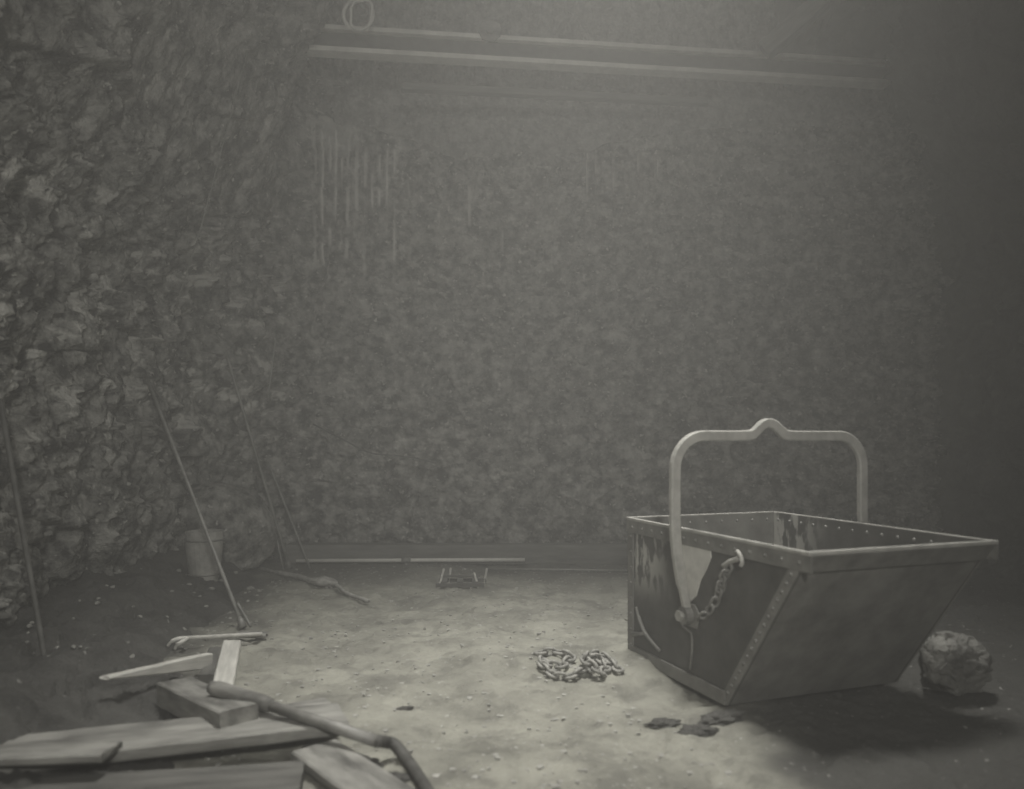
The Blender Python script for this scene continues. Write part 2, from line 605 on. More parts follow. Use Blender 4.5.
# roof round the shaft mouth
def sheet(name, corners, nu, nv, seed, mat, amp=.25):
    c = np.array(corners, float)      # p00, p10, p11, p01
    u, v = [a.ravel()[:, None] for a in np.meshgrid(np.linspace(0, 1, nu), np.linspace(0, 1, nv), indexing='ij')]
    V = (1 - u) * (1 - v) * c[0] + u * (1 - v) * c[1] + u * v * c[2] + (1 - u) * v * c[3]
    n = np.cross(c[1] - c[0], c[3] - c[0])
    n /= np.linalg.norm(n)
    V = V + n * (amp * facets(V * .9, seed) + .3 * amp * facets(V * 3, seed + 5))[:, None]
    o = grid_obj(name, V, nu, nv, mat)
    o['kind'] = 'structure'
    return o


sheet('ceiling', [(-4.5, -3.5, 6.3), (6.6, -3.5, 6.3), (6.6, 3.1, 6.3), (-4.5, 3.1, 6.3)], 110, 70, 301, M['rock_roof'])
sheet('ceiling', [(3.6, 2.9, 6.3), (6.6, 2.9, 6.3), (6.6, 10.8, 6.3), (3.6, 10.8, 6.3)], 60, 120, 311, M['rock_roof'])
sheet('wall_shaft_front', [(-2.9, 3.0, 6.1), (3.8, 3.0, 6.1), (3.8, 3.0, 13.6), (-2.9, 3.0, 13.6)], 70, 50, 321, M['rock_roof'])
sheet('wall_shaft_right', [(3.6, 2.9, 6.1), (3.6, 10.8, 6.1), (3.6, 10.8, 13.6), (3.6, 2.9, 13.6)], 90, 50, 331, M['rock_roof'])

# ------------------------------------------------------------------ dark muck banked along the left wall
nu, nv = 130, 230
gy = np.linspace(2.6, 10.2, nv)
U, Y = [a.ravel() for a in np.meshgrid(np.linspace(0, 1, nu), gy, indexing='ij')]
edge = np.interp(Y, [2.6, 3.6, 4.5, 6, 7.4, 8.6, 9.4, 10.2], [-1.4, -1.62, -1.88, -2.35, -2.65, -2.85, -2.75, -2.5])
p3 = np.stack([U * 0, Y, U * 0], 1)
edge = edge + .18 * fbm(p3 * 1.1, 4, 61)
X = -4.3 + U * (edge + .12 + 4.3)
dd = np.clip((edge - X), -.12, 2)
p3 = np.stack([X, Y, 0 * X], 1)
hgt = .62 * (1 - np.exp(-np.clip(dd, 0, 3) * .85)) * np.interp(Y, [2.6, 4, 6, 9, 10.2], [.35, .55, .8, 1.0, .9])
Zm = floor_height(X, Y) - .05 + sstep(dd, -.12, .05) * .06 + hgt * (1 + .35 * fbm(p3 * 1.6, 3, 66)) + sstep(dd, 0, .3) * (.05 * facets(p3 * 3.2, 67) + .03 * facets(p3 * 8, 68))
mk = grid_obj('muck_bank', np.stack([X, Y, Zm], 1), nu, nv, M['muck'], flip=False)
tag(mk, 'dark muck and broken rock banked along the foot of the left wall', 'muck', kind='stuff')


def muck_z(x, y):
    i = np.argmin((X - x) ** 2 + (Y - y) ** 2)
    return float(Zm[i])


# ------------------------------------------------------------------ the skip
PX, PY, ANG, LEN, WID, HGT, LBOT = .815, 5.53, .3561, 1.785, 1.215, .941, 1.127
skip = empty('mine_skip', (PX, PY, .0), ANG - math.pi / 2)
tag(skip, 'riveted iron mine skip with sloped nose and tall bail standing on the floor', 'skip')
T = .014
SL = (LEN - LBOT) / HGT


def S(px, py, v=0.0):
    """photo pixel -> skip-local point on the plane y = v"""
    r = (px - 512.0) / FPX
    d0, d1, w0, w1 = math.sin(ANG), -math.cos(ANG), math.cos(ANG), math.sin(ANG)
    u = (r * (PY + w1 * v) - PX - w0 * v) / (d0 - r * d1)
    dep = PY + d1 * u + w1 * v
    return Vector((u, v, CAM_H - (py - HORIZON) * dep / FPX))


side_poly = [(0, 0), (LBOT, 0), (LEN, HGT), (0, HGT)]
for v, nm in ((0, 'side_plate'), (WID - T, 'side_plate')):
    s = obj(nm, slab([(u, v, z) for u, z in side_poly], T, (0, 1, 0)), M['iron_side'], skip)
obj('rear_plate', slab([(0, T, 0), (0, WID - T, 0), (0, WID - T, HGT), (0, T, HGT)], T, (1, 0, 0)), M['iron'], skip)
nn = Vector((-HGT, 0, LEN - LBOT)).normalized()
obj('nose_plate', slab([(LBOT, T, 0), (LBOT, WID - T, 0), (LEN, WID - T, HGT), (LEN, T, HGT)], T, nn), M['iron'], skip)
obj('bottom_plate', slab([(T, T, .004), (LBOT, T, .004), (LBOT, WID - T, .004), (T, WID - T, .004)], T, (0, 0, 1)), M['iron'], skip)

RH, RF = .098, .02
def rim(body, lo, hi):
    o = obj('rim_bar', body, M['iron_rim'], skip)
    obj('rim_lip', box(lo, hi, .004), M['iron_pale'], o)  # paler than the bar: light along the rim top put into the colour


rim(box((-RF, -.014, HGT - RH), (LEN + .02, 0, HGT - .012), .003), (-RF, -RF, HGT - .013), (LEN + .014, .006, HGT + .006))
rim(box((-RF, WID, HGT - RH), (LEN + .02, WID + .014, HGT - .012), .003), (-RF, WID - .006, HGT - .013), (LEN + .014, WID + RF, HGT + .006))
rim(box((-.014, -.01, HGT - RH), (0, WID + .01, HGT - .012), .003), (-RF, -RF, HGT - .0135), (.006, WID + RF, HGT + .0065))
rim(slab([(LEN + .004, -.012, HGT - .01), (LEN + .004, WID + .012, HGT - .01), (LEN + .004 - SL * RH, WID + .012, HGT - RH), (LEN + .004 - SL * RH, -.012, HGT - RH)], .014, -nn), (LEN - .008, -RF, HGT - .0135), (LEN + .016, WID + RF, HGT + .0065))

# corner angles, nose seam straps, foot strips
obj('corner_angle', box_into(box((-.012, -.012, 0), (.062, -.0005, HGT - RH), .003), (-.012, -.012, 0), (-.0005, .06, HGT - RH), .003), M['iron_rim'], skip)
obj('corner_angle', box_into(box((-.012, WID + .0005, 0), (.062, WID + .012, HGT - RH), .003), (-.012, WID - .06, 0), (-.0005, WID + .012, HGT - RH), .003), M['iron_rim'], skip)
for v0, sg in ((-.0005, -1), (WID + .0005, 1)):
    pts = [(LBOT - .075, v0, 0), (LBOT + .004, v0, 0), (LEN + .004 - SL * RH, v0, HGT - RH), (LEN - .075 - SL * RH, v0, HGT - RH)]
    obj('nose_seam_strap', slab(pts, .010, (0, sg, 0)), M['iron'], skip)
    obj('foot_strip', box((.0, v0 if sg > 0 else v0 - .018, -.004), (LBOT - .01, v0 + .018 if sg > 0 else v0, .075), .005), M['iron'], skip)

bm = bmesh.new()
for sg, v0 in ((-1, -.0105), (1, WID + .0105)):
    for k in range(17):
        t = (k + .5) / 17
        u0, z0 = LBOT - .036 + (LEN - LBOT - SL * RH) * t, (HGT - RH) * t
        dome_into(bm, (u0, v0, z0), (0, sg, 0), .013, .011)
obj('seam_rivet_row', bm, M['iron_rim'], skip)['kind'] = 'stuff'
bm = bmesh.new()
for sg, v0 in ((-1, -.014), (1, WID + .014)):
    for k in range(14):
        dome_into(bm, (.06 + (LEN - .12) * k / 13, v0, HGT - .055), (0, sg, 0), .012, .010)
for k in range(9):
    dome_into(bm, (-.014, .08 + (WID - .16) * k / 8, HGT - .055), (-1, 0, 0), .012, .010)
    dome_into(bm, (T, .08 + (WID - .16) * k / 8, HGT - .05), (1, 0, 0), .013, .011)
    dome_into(bm, Vector((LEN - SL * .05, .08 + (WID - .16) * k / 8, HGT - .05)) + nn * T, nn, .013, .011)
for k in range(14):
    dome_into(bm, (.06 + (LEN - .2) * k / 13, WID - T, HGT - .05), (0, -1, 0), .013, .011)
    dome_into(bm, (.06 + (LEN - .2) * k / 13, T, HGT - .05), (0, 1, 0), .013, .011)
for k in range(8):
    dome_into(bm, (.04, -.012, .08 + .74 * k / 7), (0, -1, 0), .011, .010)
obj('rim_rivet_row', bm, M['iron_rim'], skip)['kind'] = 'stuff'

# bail
UB, V0, V1, ZT = .762, -.115, 1.31, 1.508
path = []
path += curve_pts([(UB, -.035, .43), (UB, -.04, .50), (UB, -.075, .66), (UB, -.105, .84), (UB, V0, 1.0), (UB, V0, 1.28)], 5)
R = .2
for k in range(1, 10):
    a = math.pi * (1 - .5 * k / 9)
    path.append(Vector((UB, V0 + R + R * math.cos(a), ZT - R + R * math.sin(a))))
path += curve_pts([(UB, V0 + R + .05, ZT), (UB, .40, ZT + .002), (UB, .46, ZT + .022), (UB, .51, ZT + .064), (UB, .56, ZT + .080), (UB, .61, ZT + .064), (UB, .665, ZT + .022), (UB, .73, ZT + .002), (UB, V1 - R - .05, ZT)], 4)
for k in range(0, 10):
    a = math.pi * (.5 - .5 * k / 9)
    path.append(Vector((UB, V1 - R + R * math.cos(a), ZT - R + R * math.sin(a))))
path += curve_pts([(UB, V1, 1.25), (UB, V1, 1.0), (UB, WID + .105, .84), (UB, WID + .075, .66), (UB, WID + .04, .50), (UB, WID + .035, .43)], 5)
wl = []
for p in path:
    w = .065
    if abs(p.y - .56) < .10:
        w = .060
    if p.z < .6:
        w = .05
    wl.append(w)
bail = obj('bail', sweep_planar(path, wl, (.042, 0, 0), bevel=.008), M['iron_pale'], skip, smooth=False)
for sg, v0 in ((-1, -.014), (1, WID + .014)):
    bm = bmesh.new()
    tube_into(bm, [(UB, v0 + sg * .004, .43), (UB, v0 + sg * .05, .43)], .055, 16)
    obj('pivot_eye', bm, M['iron_rim'], bail)
    bm = bmesh.new()
    tube_into(bm, [(UB, v0 - sg * .01, .43), (UB, v0 + sg * .075, .43)], .024, 12)
    tube_into(bm, [(UB, v0 + sg * .066, .43), (UB, v0 + sg * .082, .43)], .034, 6)
    obj('pivot_pin', bm, M['iron_pale'], skip)
    sp = [(UB - .10, 0, .45), (UB - .07, 0, .36), (UB + .07, 0, .36), (UB + .10, 0, .45), (UB + .05, 0, .50), (UB - .05, 0, .50)]
    obj('pivot_bracket', slab([(a, v0 + (0 if sg < 0 else 0), c) for a, b_, c in sp], .012, (0, -sg, 0), .002), M['iron'], skip)
# bright rubbed plate beside the bail
pp = [(679, 538), (702, 541), (711, 549), (712, 557), (707, 570), (701, 580), (697, 596), (690, 603), (684, 590), (680, 565)]
w_ = obj('wear_plate', slab([S(a, b, -.0005) for a, b in pp], .010, (0, -1, 0), .0015), M['wear'], skip)
w_['label'] = 'pale rubbed plate beside the bail leg'
# trip rod below the pivot, curved bracket in the lower corner, latch dog with its chain
obj('trip_rod', tube([S(a, b, -.022) for a, b in ((682, 622), (683, 626), (687, 630), (691, 633), (692, 638), (692, 650), (690, 670))], .0075, 8), M['iron_rim'], skip, True)
bk = obj('corner_bracket', tube(curve_pts([S(a, b, -.018) for a, b in ((636, 607), (639, 618), (644, 631), (651, 641), (660, 651))], 4), [.009] * 4 + [.013] * 8 + [.011] * 5, 8), M['iron_rim'], skip, True)
obj('bracket_arm', tube([S(633, 634, -.016), S(639, 634, -.018), S(646, 633, -.018)], [.017, .015, .012], 8), M['iron_rim'], bk, True)
ld = obj('latch_dog', tube(curve_pts([S(a, b, -.03) for a, b in ((723, 566), (729, 562), (735, 560), (739, 558))], 3), [.012] * 3 + [.014] * 4 + [.016] * 3, 8), M['iron_pale'], skip, True)
obj('latch_head', tube(curve_pts([S(a, b, -.035) for a, b in ((737, 551), (740, 555), (742, 562), (741, 566))], 3), .012, 8), M['iron_pale'], ld, True)


def link_bm(L=.075, W=.05, r=.0095):
    pts = []
    a = L / 2 - W / 2
    for k in range(8):
        t = -math.pi / 2 + math.pi * k / 7
        pts.append((a + (W / 2) * math.cos(t), (W / 2) * math.sin(t), 0))
    for k in range(8):
        t = math.pi / 2 + math.pi * k / 7
        pts.append((-a + (W / 2) * math.cos(t), (W / 2) * math.sin(t), 0))
    return ring_bm(pts, r, 6)


def lay_links(name, mesh_obj, pts, parent, flat_normal, first=None):
    """put links end to end along pts, every other one turned"""
    for i in range(len(pts) - 1):
        a, b = Vector(pts[i]), Vector(pts[i + 1])
        xax = (b - a).normalized()
        n = Vector(flat_normal) if i % 2 == 0 else (Vector(flat_normal).cross(xax) + .5 * Vector(flat_normal))
        n = (n - xax * n.dot(xax)).normalized()
        yax = n.cross(xax)
        mt = Matrix((xax, yax, n)).transposed().to_4x4()
        mt.translation = (a + b) / 2
        if i == 0 and first is not None:
            o = first
        else:
            o = mesh_obj.copy()
            C.objects.link(o)
        o.parent = parent
        o.matrix_local = mt


lk = obj('chain_link', link_bm(.075, .042, .009), M['iron'], skip, True)
cp = curve_pts([S(a, b, -.03) for a, b in ((730, 567), (723, 578), (720, 590), (713, 606), (701, 618))], 2)
lay_links('chain_link', lk, cp, skip, (0, -1, 0), lk)

# ------------------------------------------------------------------ steel beam, ring, brace overhead
def frame_x(o, a, b):
    """place o at a with local x pointing to b"""
    d = (Vector(b) - Vector(a))
    o.location = a
    o.rotation_euler = (0, 0, math.atan2(d.y, d.x))
    return d.length


ba, bb = Vector((-2.45, 8.94, 5.80)), Vector((4.6, 9.82, 5.80))
beam = empty('steel_beam')
Lb = frame_x(beam, ba, bb)
tag(beam, 'long steel I-beam spanning the shaft mouth high on the back wall', 'beam')
obj('web', box((0, -.008, .02), (Lb, .008, .27)), M['steel_dark'], beam)
obj('bottom_flange', box((0, -.09, 0), (Lb, .09, .055), .006), M['steel_pale'], beam)  # flanges far paler than the web: light they catch is in the colour
obj('top_flange', box((0, -.09, .245), (Lb, .09, .295), .006), M['steel_pale'], beam)
wz = obj('washer', tube([(2.20, -.085, .33), (2.20, -.11, .33)], .135, 7), M['wood'], beam)
obj('nut', tube([(2.20, -.11, .33), (2.20, -.135, .33)], .05, 6), M['sill'], wz)

b2 = empty('timber_stringer')
ua, ub_ = Vector((-1.3, 9.42, 5.62)), Vector((2.4, 9.85, 5.72))
L2 = frame_x(b2, ua, ub_)
tag(b2, 'faint long stringer running just below the steel beam', 'beam')
obj('stringer_body', box((0, -.06, -.04), (L2, .06, .04), .012), M['sill'], b2)

# brace
c0, c1 = P(764, 52, 9.2), P(846, -20, 8.9)
d = (c1 - c0)
br = obj('timber_brace', box((0, -.10, -.10), (d.length, .10, .10), .02), M['sill'])
br.location = c0
br.rotation_euler = d.to_track_quat('X', 'Z').to_euler()
tag(br, 'slanting timber brace rising to the right of the steel beam', 'brace')

# hanging ring: hook, round ring and D shaped link
rd = 8.55
rg = empty('hanging_ring', P(359, -12, rd))
tag(rg, 'iron ring and link hanging from a hook in front of the steel beam', 'ring')
o0 = Vector(rg.location)
R2 = lambda px, py, dy=0.0: P(px, py, rd + dy) - o0
pts = [R2(358.5 + 15 * math.cos(t) * (1.0 if math.cos(t) < 0 else .95), 14.5 + 15.5 * math.sin(t), .03 * math.cos(t)) for t in [2 * math.pi * k / 28 for k in range(28)]]
obj('ring', ring_bm(pts, .021, 8), M['wear'], rg, True)
pts = curve_pts([R2(351, 8, -.05), R2(351, 18, -.05), R2(351, 25, -.05), R2(356, 29, -.05), R2(363, 29, -.05), R2(369, 25, -.05), R2(371, 15, -.05), R2(372, 6, -.05), R2(368, 1, -.05), R2(358, 1, -.05), R2(352, 4, -.05)], 3)
obj('link', ring_bm(pts[:-1], .016, 8), M['wear'], rg, True)
obj('hook', tube(curve_pts([R2(357, -60), R2(358, -20), R2(361, 0), R2(363, 6), R2(367, 11), R2(365, 15), R2(361, 16)], 4), [.03] * 8 + [.022] * 17, 8), M['steel'], rg, True)

# ------------------------------------------------------------------ rods against the left wall
def rod(name, a, b, r, mat, label, cat='rod', sag=.0, tip=True, group=None):
    a, b = Vector(a), Vector(b)
    e = empty(name, a)
    tag(e, label, cat, group)
    v = b - a
    pts = [v * t + Vector((0, 0, -sag * 4 * t * (1 - t))) for t in [k / 8 for k in range(9)]]
    obj('shank', tube(pts, r, 8), mat, e, True)
    if tip:
        d = v.normalized()
        obj('bit', tube([d * -.005, d * .05, d * .09], [r * 1.9, r * 1.7, r], 8), mat, e, True)
    return e


f1 = G(243, 627)
rod('drill_steel', f1, P(148, 380, 7.35), .016, M['steel'], 'long drill steel leaning on the left wall in front of the round tub')
p_ = G(245, 628)
rod('drill_steel', (p_.x + .03, p_.y + .05, .0), p_ + Vector((-.10, .12, .17)), .012, M['steel'], 'short stub of steel standing at the foot of the long leaning rod', tip=False)
rod('drill_steel', (G(297, 563).x, 9.2, .0), P(226, 352, 8.75), .017, M['steel'], 'longest of the rods leaning together in the far left corner')
rod('drill_steel', (G(290, 565).x, 9.1, .0), P(262, 470, 9.2), .012, M['steel'], 'short rod leaning left of the others in the far corner', tip=False)
rod('drill_steel', (-2.30, 9.12, .0), P(268, 462, 9.25), .013, M['steel'], 'short rod leaning right of the others in the far corner', tip=False)
rod('drill_steel', G(50, 690) + Vector((0, 0, .0)), P(0, 400, 5.15), .017, M['steel_dark'], 'dark rod leaning on the left wall nearest the camera')
rod('drill_steel', P(268, 398, 9.1), P(276, 338, 9.1), .010, M['steel'], 'thin short rod standing out of the rock above the corner rods', tip=False)

w = obj('wall_wire', tube(curve_pts([P(313, 424, 9.10), P(340, 438, 9.05), P(368, 452, 9.00), P(388, 455, 9.00), P(410, 457, 9.05), P(436, 463, 9.20)], 5), .010, 6), M['hose'], None, True)
tag(w, 'thin dark wire curving across the back wall', 'wire')
w = obj('slant_cable', tube([P(266, -14, 7.9), P(239, 84, 7.7), P(202, 224, 7.5), P(170, 326, 7.4)], .005, 6), M['steel'], None, True)
tag(w, 'thin straight cable slanting down in front of the left wall', 'cable')

# ------------------------------------------------------------------ boulders and stones
def rock_mesh(name, size, seed, sub=3, mat=None, cut=.55, wob=.06, chip=.0):
    bm = bmesh.new()
    bmesh.ops.create_icosphere(bm, subdivisions=sub, radius=1.0)
    co = np.array([v.co[:] for v in bm.verts])
    rr = np.random.default_rng(seed)
    # planar cuts give broken faces
    for k in range(9):
        n = rr.normal(size=3)
        n /= np.linalg.norm(n)
        lim = rr.uniform(cut, .95)
        s = co @ n
        m = s > lim
        co[m] -= np.outer(s[m] - lim, n)
    co = co * (1 + (wob * fbm(co * 2.5 + seed, 4, seed) + chip * facets(co * 3.5 + seed, seed))[:, None])
    co[:, 2] = np.maximum(co[:, 2], -.72)
    co = co * np.array(size)
    co[:, 2] -= co[:, 2].min()
    for v, c in zip(bm.verts, co):
        v.co = c
    return bm


bo = obj('broken_rock', rock_mesh('b', (.25, .19, .20), 5, 5, cut=.7, chip=.12), M['grey_rock'])
q = G(945, 690)
bo.location = (q.x + .06, q.y + .05, -.02)
bo.rotation_euler = (0, 0, .4)
tag(bo, 'broken grey rock lying beside the nose of the skip', 'rock')
bo = obj('dark_boulder', rock_mesh('b', (.66, .5, .55), 12, 4, cut=.8), M['rock'])
bo.location = (-3.25, 8.75, .06)
tag(bo, 'large dark rounded boulder in the far left corner behind the tub', 'rock')

# tub
q = Vector((-2.98, 7.75, 0))
tub = empty('round_tub', (q.x, q.y, muck_z(q.x, q.y) - .05))
tag(tub, 'grey tapered round tub standing below the left wall', 'tub')
bm = bmesh.new()
n = 22
prof = [(.115, 0), (.135, .06), (.155, .2), (.172, .36), (.178, .50), (.158, .50), (.15, .40), (.12, .04)]
rings = [[bm.verts.new((r * math.cos(2 * math.pi * k / n), r * math.sin(2 * math.pi * k / n), z)) for k in range(n)] for r, z in prof]
for r0, r1 in zip(rings, rings[1:]):
    for k in range(n):
        bm.faces.new((r0[k], r0[(k + 1) % n], r1[(k + 1) % n], r1[k]))
bm.faces.new(rings[0][::-1])
bm.faces.new(rings[-1])
obj('tub_body', bm, M['stone'], tub)
for z, r in ((.09, .146), (.42, .181)):
    obj('hoop', ring_bm([(r * math.cos(2 * math.pi * k / 24), r * math.sin(2 * math.pi * k / 24), z) for k in range(24)], .009, 6), M['steel'], tub, True)

# ------------------------------------------------------------------ foot of the back wall
sill = obj('sill_timber', box((0, -.11, 0), (5.2, .11, .23), .02), M['sill'])
frame_x(sill, Vector((-2.7, 9.62, -.01)), Vector((2.5, 9.55, -.01)))
tag(sill, 'long squared sill timber lying along the foot of the back wall', 'timber')
pa, pb = Vector((-2.52, 9.35, .055)), Vector((.15, 9.38, .06))
e = empty('air_pipe', pa)
tag(e, 'thin straight pipe lying in front of the sill timber', 'pipe')
obj('pipe_run', tube([Vector(), (pb - pa) * .5, pb - pa], .022, 10), M['steel_pale'], e, True)
obj('coupling', tube([(pb - pa) * .46, (pb - pa) * .50], .032, 10), M['steel'], e, True)
pa, pb = G(488, 571), G(645, 573)
w = obj('thin_bar', tube([pa + Vector((0, 0, .02)), (pa + pb) / 2 + Vector((0, 0, .025)), pb + Vector((0, 0, .02))], .012, 8), M['steel'], None, True)
tag(w, 'thin bar lying on the floor between the crate frame and the skip', 'bar')

# crate frame
q = G(460, 588)
cr = empty('crate_frame', (q.x, q.y, 0), .04)
tag(cr, 'small broken open crate frame on the floor before the back wall', 'crate')
for x, y, tx, ty, h in ((-.21, 0, .05, .03, .19), (-.12, .26, .02, .0, .16), (.18, 0, -.04, .02, .15), (.24, .26, .03, .0, .15)):
    obj('corner_stick', tube([(x, y, 0), (x + tx, y + ty, h)], .012, 6), M['wood_pale'], cr)
obj('rail', box((-.24, -.012, .01), (.24, .012, .05), .003), M['wood_dark'], cr)
obj('rail', box((-.22, .25, .01), (.26, .274, .05), .003), M['wood_dark'], cr)
obj('rail', box((-.20, .02, .10), (.20, .036, .125), .003), M['wood_dark'], cr)
for x in (-.16, 0, .15):
    obj('slat', box((x - .03, -.01, .052), (x + .03, .27, .064), .002), M['wood_dark'], cr)

# hose end with lump
e = empty('frayed_rope', G(250, 566))
tag(e, 'old rope with a frayed lump lying on the floor below the corner rods', 'rope')
o0 = Vector(e.location)
pts = curve_pts([G(246, 564, .02) - o0, G(275, 572, .03) - o0, G(300, 577, .035) - o0, G(318, 583, .04) - o0, G(334, 584, .045) - o0, G(348, 594, .02) - o0, G(368, 601, .015) - o0], 5)
obj('strand', tube(pts, [.018] * 6 + [.028] * 12 + [.02] * 13, 8), M['rope'], e, True)
lump = rock_mesh('l', (.17, .10, .06), 31, 3)
lo = obj('frayed_lump', lump, M['rope'], e)
lo.location = G(325, 586, 0) - o0
lo.rotation_euler = (0, 0, -.5)

# ------------------------------------------------------------------ chain heap in front of the skip
ch = empty('chain_heap', G(575, 668))
tag(ch, 'heap of rusty chain lying on the floor left of the skip', 'chain')
lk2 = obj('chain_link', link_bm(.085, .056, .011), M['chain'], ch, True)
ctrl = []
for px, py, z in ((536, 659, .02), (556, 660, .02), (572, 664, .04), (556, 670, .03), (540, 668, .02), (556, 678, .02), (578, 676, .03), (592, 666, .05), (606, 669, .03), (600, 677, .04), (584, 671, .07), (604, 663, .05), (622, 676, .02)):
    w_ = G(px, py)
    ctrl.append(Vector((w_.x, w_.y, fz(w_.x, w_.y) + z)) - Vector(ch.location))
dense = curve_pts(ctrl, 40)
pts, acc = [dense[0]], 0
for a, b in zip(dense, dense[1:]):
    acc += (b - a).length
    if acc > .062:
        pts.append(b)
        acc = 0
lay_links('chain_link', lk2, pts, ch, (0, 0, 1), lk2)

# ------------------------------------------------------------------ timbers and tools at lower left
def plank(name, a, b, width, thick, mat, label, cat='board', tilt=0.0, taper=(1, 1), rise=(1, 1), seed=0):
    """board lying from a to b (points on the centre of its underside)"""
    a, b = Vector(a), Vector(b)
    L = (b - a).length
    bm = bmesh.new()
    n = max(4, int(L / .12))
    rr = random.Random(seed)
    rings = []
    for i in range(n + 1):
        t = i / n
        x = L * t
        w = width * (taper[0] * (1 - t) + taper[1] * t) / 2 * (1 + rr.uniform(-.02, .02))
        h = thick * (rise[0] * (1 - t) + rise[1] * t) * (1 + rr.uniform(-.04, .04))
        c = min(.008, thick * .25)
        jx = rr.uniform(-.02, .02) if i in (0, n) else 0
        ring = [(x + jx, -w + c, 0), (x, w - c, 0), (x - jx, w, c), (x - jx, w, h - c), (x, w - c, h), (x + jx, -w + c, h), (x + jx, -w, h - c), (x + jx, -w, c)]
        rings.append([bm.verts.new(q) for q in ring])
    for r0, r1 in zip(rings, rings[1:]):
        for k in range(8):
            bm.faces.new((r0[k], r0[(k + 1) % 8], r1[(k + 1) % 8], r1[k]))
    bm.faces.new(rings[0][::-1])
    bm.faces.new(rings[-1])
    o = obj(name, bm, mat)
    d = b - a
    o.matrix_world = Matrix.Translation(a) @ d.to_track_quat('X', 'Z').to_matrix().to_4x4() @ Matrix.Rotation(tilt, 4, 'X')
    tag(o, label, cat)
    return o


def FG(px, py, z=0.0):
    w = G(px, py, z)
    return w


plank('board', FG(104, 680, .22), FG(206, 669, .03), .05, .10, M['wood_pale'], 'pale narrow board on edge pointing into the dark muck', rise=(.2, 1), seed=1)
plank('timber_baulk', FG(176, 704, .0), FG(240, 736, .055), .19, .13, M['wood'], 'squared timber baulk lying with its end toward the dark muck', 'timber', seed=2)
plank('board', FG(221, 700, .03), FG(232, 647, .03), .12, .05, M['wood_pale'], 'pale board pointing away under the hose nozzle', seed=3)
plank('board', FG(206, 684, .0), FG(216, 655, .0), .09, .06, M['wood_dark'], 'dark block beside the pale board under the hose', 'block', seed=4)
plank('wide_plank', (-2.3, 3.52, .062), (-.86, 4.04, .05), .34, .06, M['wood'], 'wide muddy plank at the front beside the hose', 'plank', seed=5)
plank('wide_plank', (-1.75, 3.9, .0), (-.98, 4.35, .0), .26, .05, M['wood'], 'muddy plank between the baulk and the hose', 'plank', seed=6)
plank('wide_plank', (-.93, 3.76, .005), (-.26, 2.95, .0), .24, .05, M['wood'], 'muddy plank slanting toward the camera below the bent hose', 'plank', seed=7)
plank('wide_plank', (-2.6, 3.15, .0), (-.9, 3.42, .0), .30, .06, M['wood_dark'], 'dark wet plank along the bottom edge of the picture', 'plank', seed=8)
plank('wide_plank', (-2.55, 3.36, .128), (-1.72, 3.44, .128), .16, .04, M['wood'], 'short board lying on the dark wet plank', 'board', seed=9)
plank('wood_scrap', FG(238, 636, .02), FG(266, 637, .02), .10, .03, M['wood'], 'small scrap of wood at the fork handle end', 'scrap', seed=10)

# hose with nozzle sleeve
e = empty('air_hose', G(212, 690))
tag(e, 'stiff air hose with a thick end sleeve lying over the boards', 'hose')
o0 = Vector(e.location)
A0, A1 = G(211, 687, .20), G(272, 706, .165)
obj('end_sleeve', tube([A0 - o0, A0.lerp(A1, .1) - o0, A0.lerp(A1, .9) - o0, A1 - o0], [.032, .042, .040, .030], 12), M['wood'], e, True)
B1 = G(376, 741, .11)
obj('pipe_run', tube([A1 - o0, A1.lerp(B1, .5) - o0, B1 - o0], .028, 12), M['steel'], e, True)
pts = curve_pts([B1 - o0, G(386, 742, .075) - o0, G(395, 745, .06) - o0, G(407, 760, .03) - o0, G(420, 779, .03) - o0, G(440, 812, .03) - o0], 5)
obj('hose_tail', tube(pts, .028, 12), M['hose'], e, True)

# fork
e = empty('muck_fork', G(240, 640))
tag(e, 'light fork with two curved tines lying past the boards', 'fork')
o0 = Vector(e.location)
s0, s1 = G(262, 634, .06), G(188, 638, .10)
obj('handle', tube([s0 - o0, s0.lerp(s1, .5) - o0, s1 - o0], .015, 8), M['wood_pale'], e, True)
obj('tine', tube(curve_pts([s1 - o0, G(178, 639, .10) - o0, G(171, 642, .08) - o0, G(168, 646, .05) - o0], 4), [.015] * 8 + [.010] * 5, 8), M['wear'], e, True)
obj('tine', tube(curve_pts([s1 - o0, G(182, 642, .10) - o0, G(177, 645, .08) - o0, G(175, 649, .05) - o0], 4), [.015] * 8 + [.010] * 5, 8), M['wear'], e, True)

# ------------------------------------------------------------------ loose stones, clods
protos = []
for k in range(5):
    o = bpy.data.meshes.new('loose_stone')
    bm = rock_mesh('s', (1, .75, .55), 50 + k, 2)
    bm.to_mesh(o)
    bm.free()
    protos.append(o)


clods = []
for k in range(4):
    o = bpy.data.meshes.new('mud_clod')
    bm = rock_mesh('c', (1, .6, .6), 90 + k, 4, cut=.9, wob=.32, chip=.2)
    bm.to_mesh(o)
    bm.free()
    clods.append(o)


def stone(px, py, wpx, mat, label, group=None, name='loose_stone', zoff=None, flat=1.0):
    q = G(px, py)
    s = wpx * q.y / FPX / 2
    me = protos[random.randrange(5)] if name == 'loose_stone' else clods[random.randrange(4)]
    o = bpy.data.objects.new(name, me)
    if not me.materials:
        me.materials.append(M['stone'])
    C.objects.link(o)
    o.material_slots[0].link = 'OBJECT'
    o.material_slots[0].material = mat
    z = fz(q.x, q.y) if zoff is None else zoff
    o.location = (q.x, q.y, z - .25 * s * flat)
    o.scale = (s, s, s * flat)
    o.rotation_euler = (0, 0, random.uniform(0, 6.28) if name == 'loose_stone' else random.uniform(-.4, .4))
    tag(o, label, 'stone' if name == 'loose_stone' else 'clod', group)
    return o


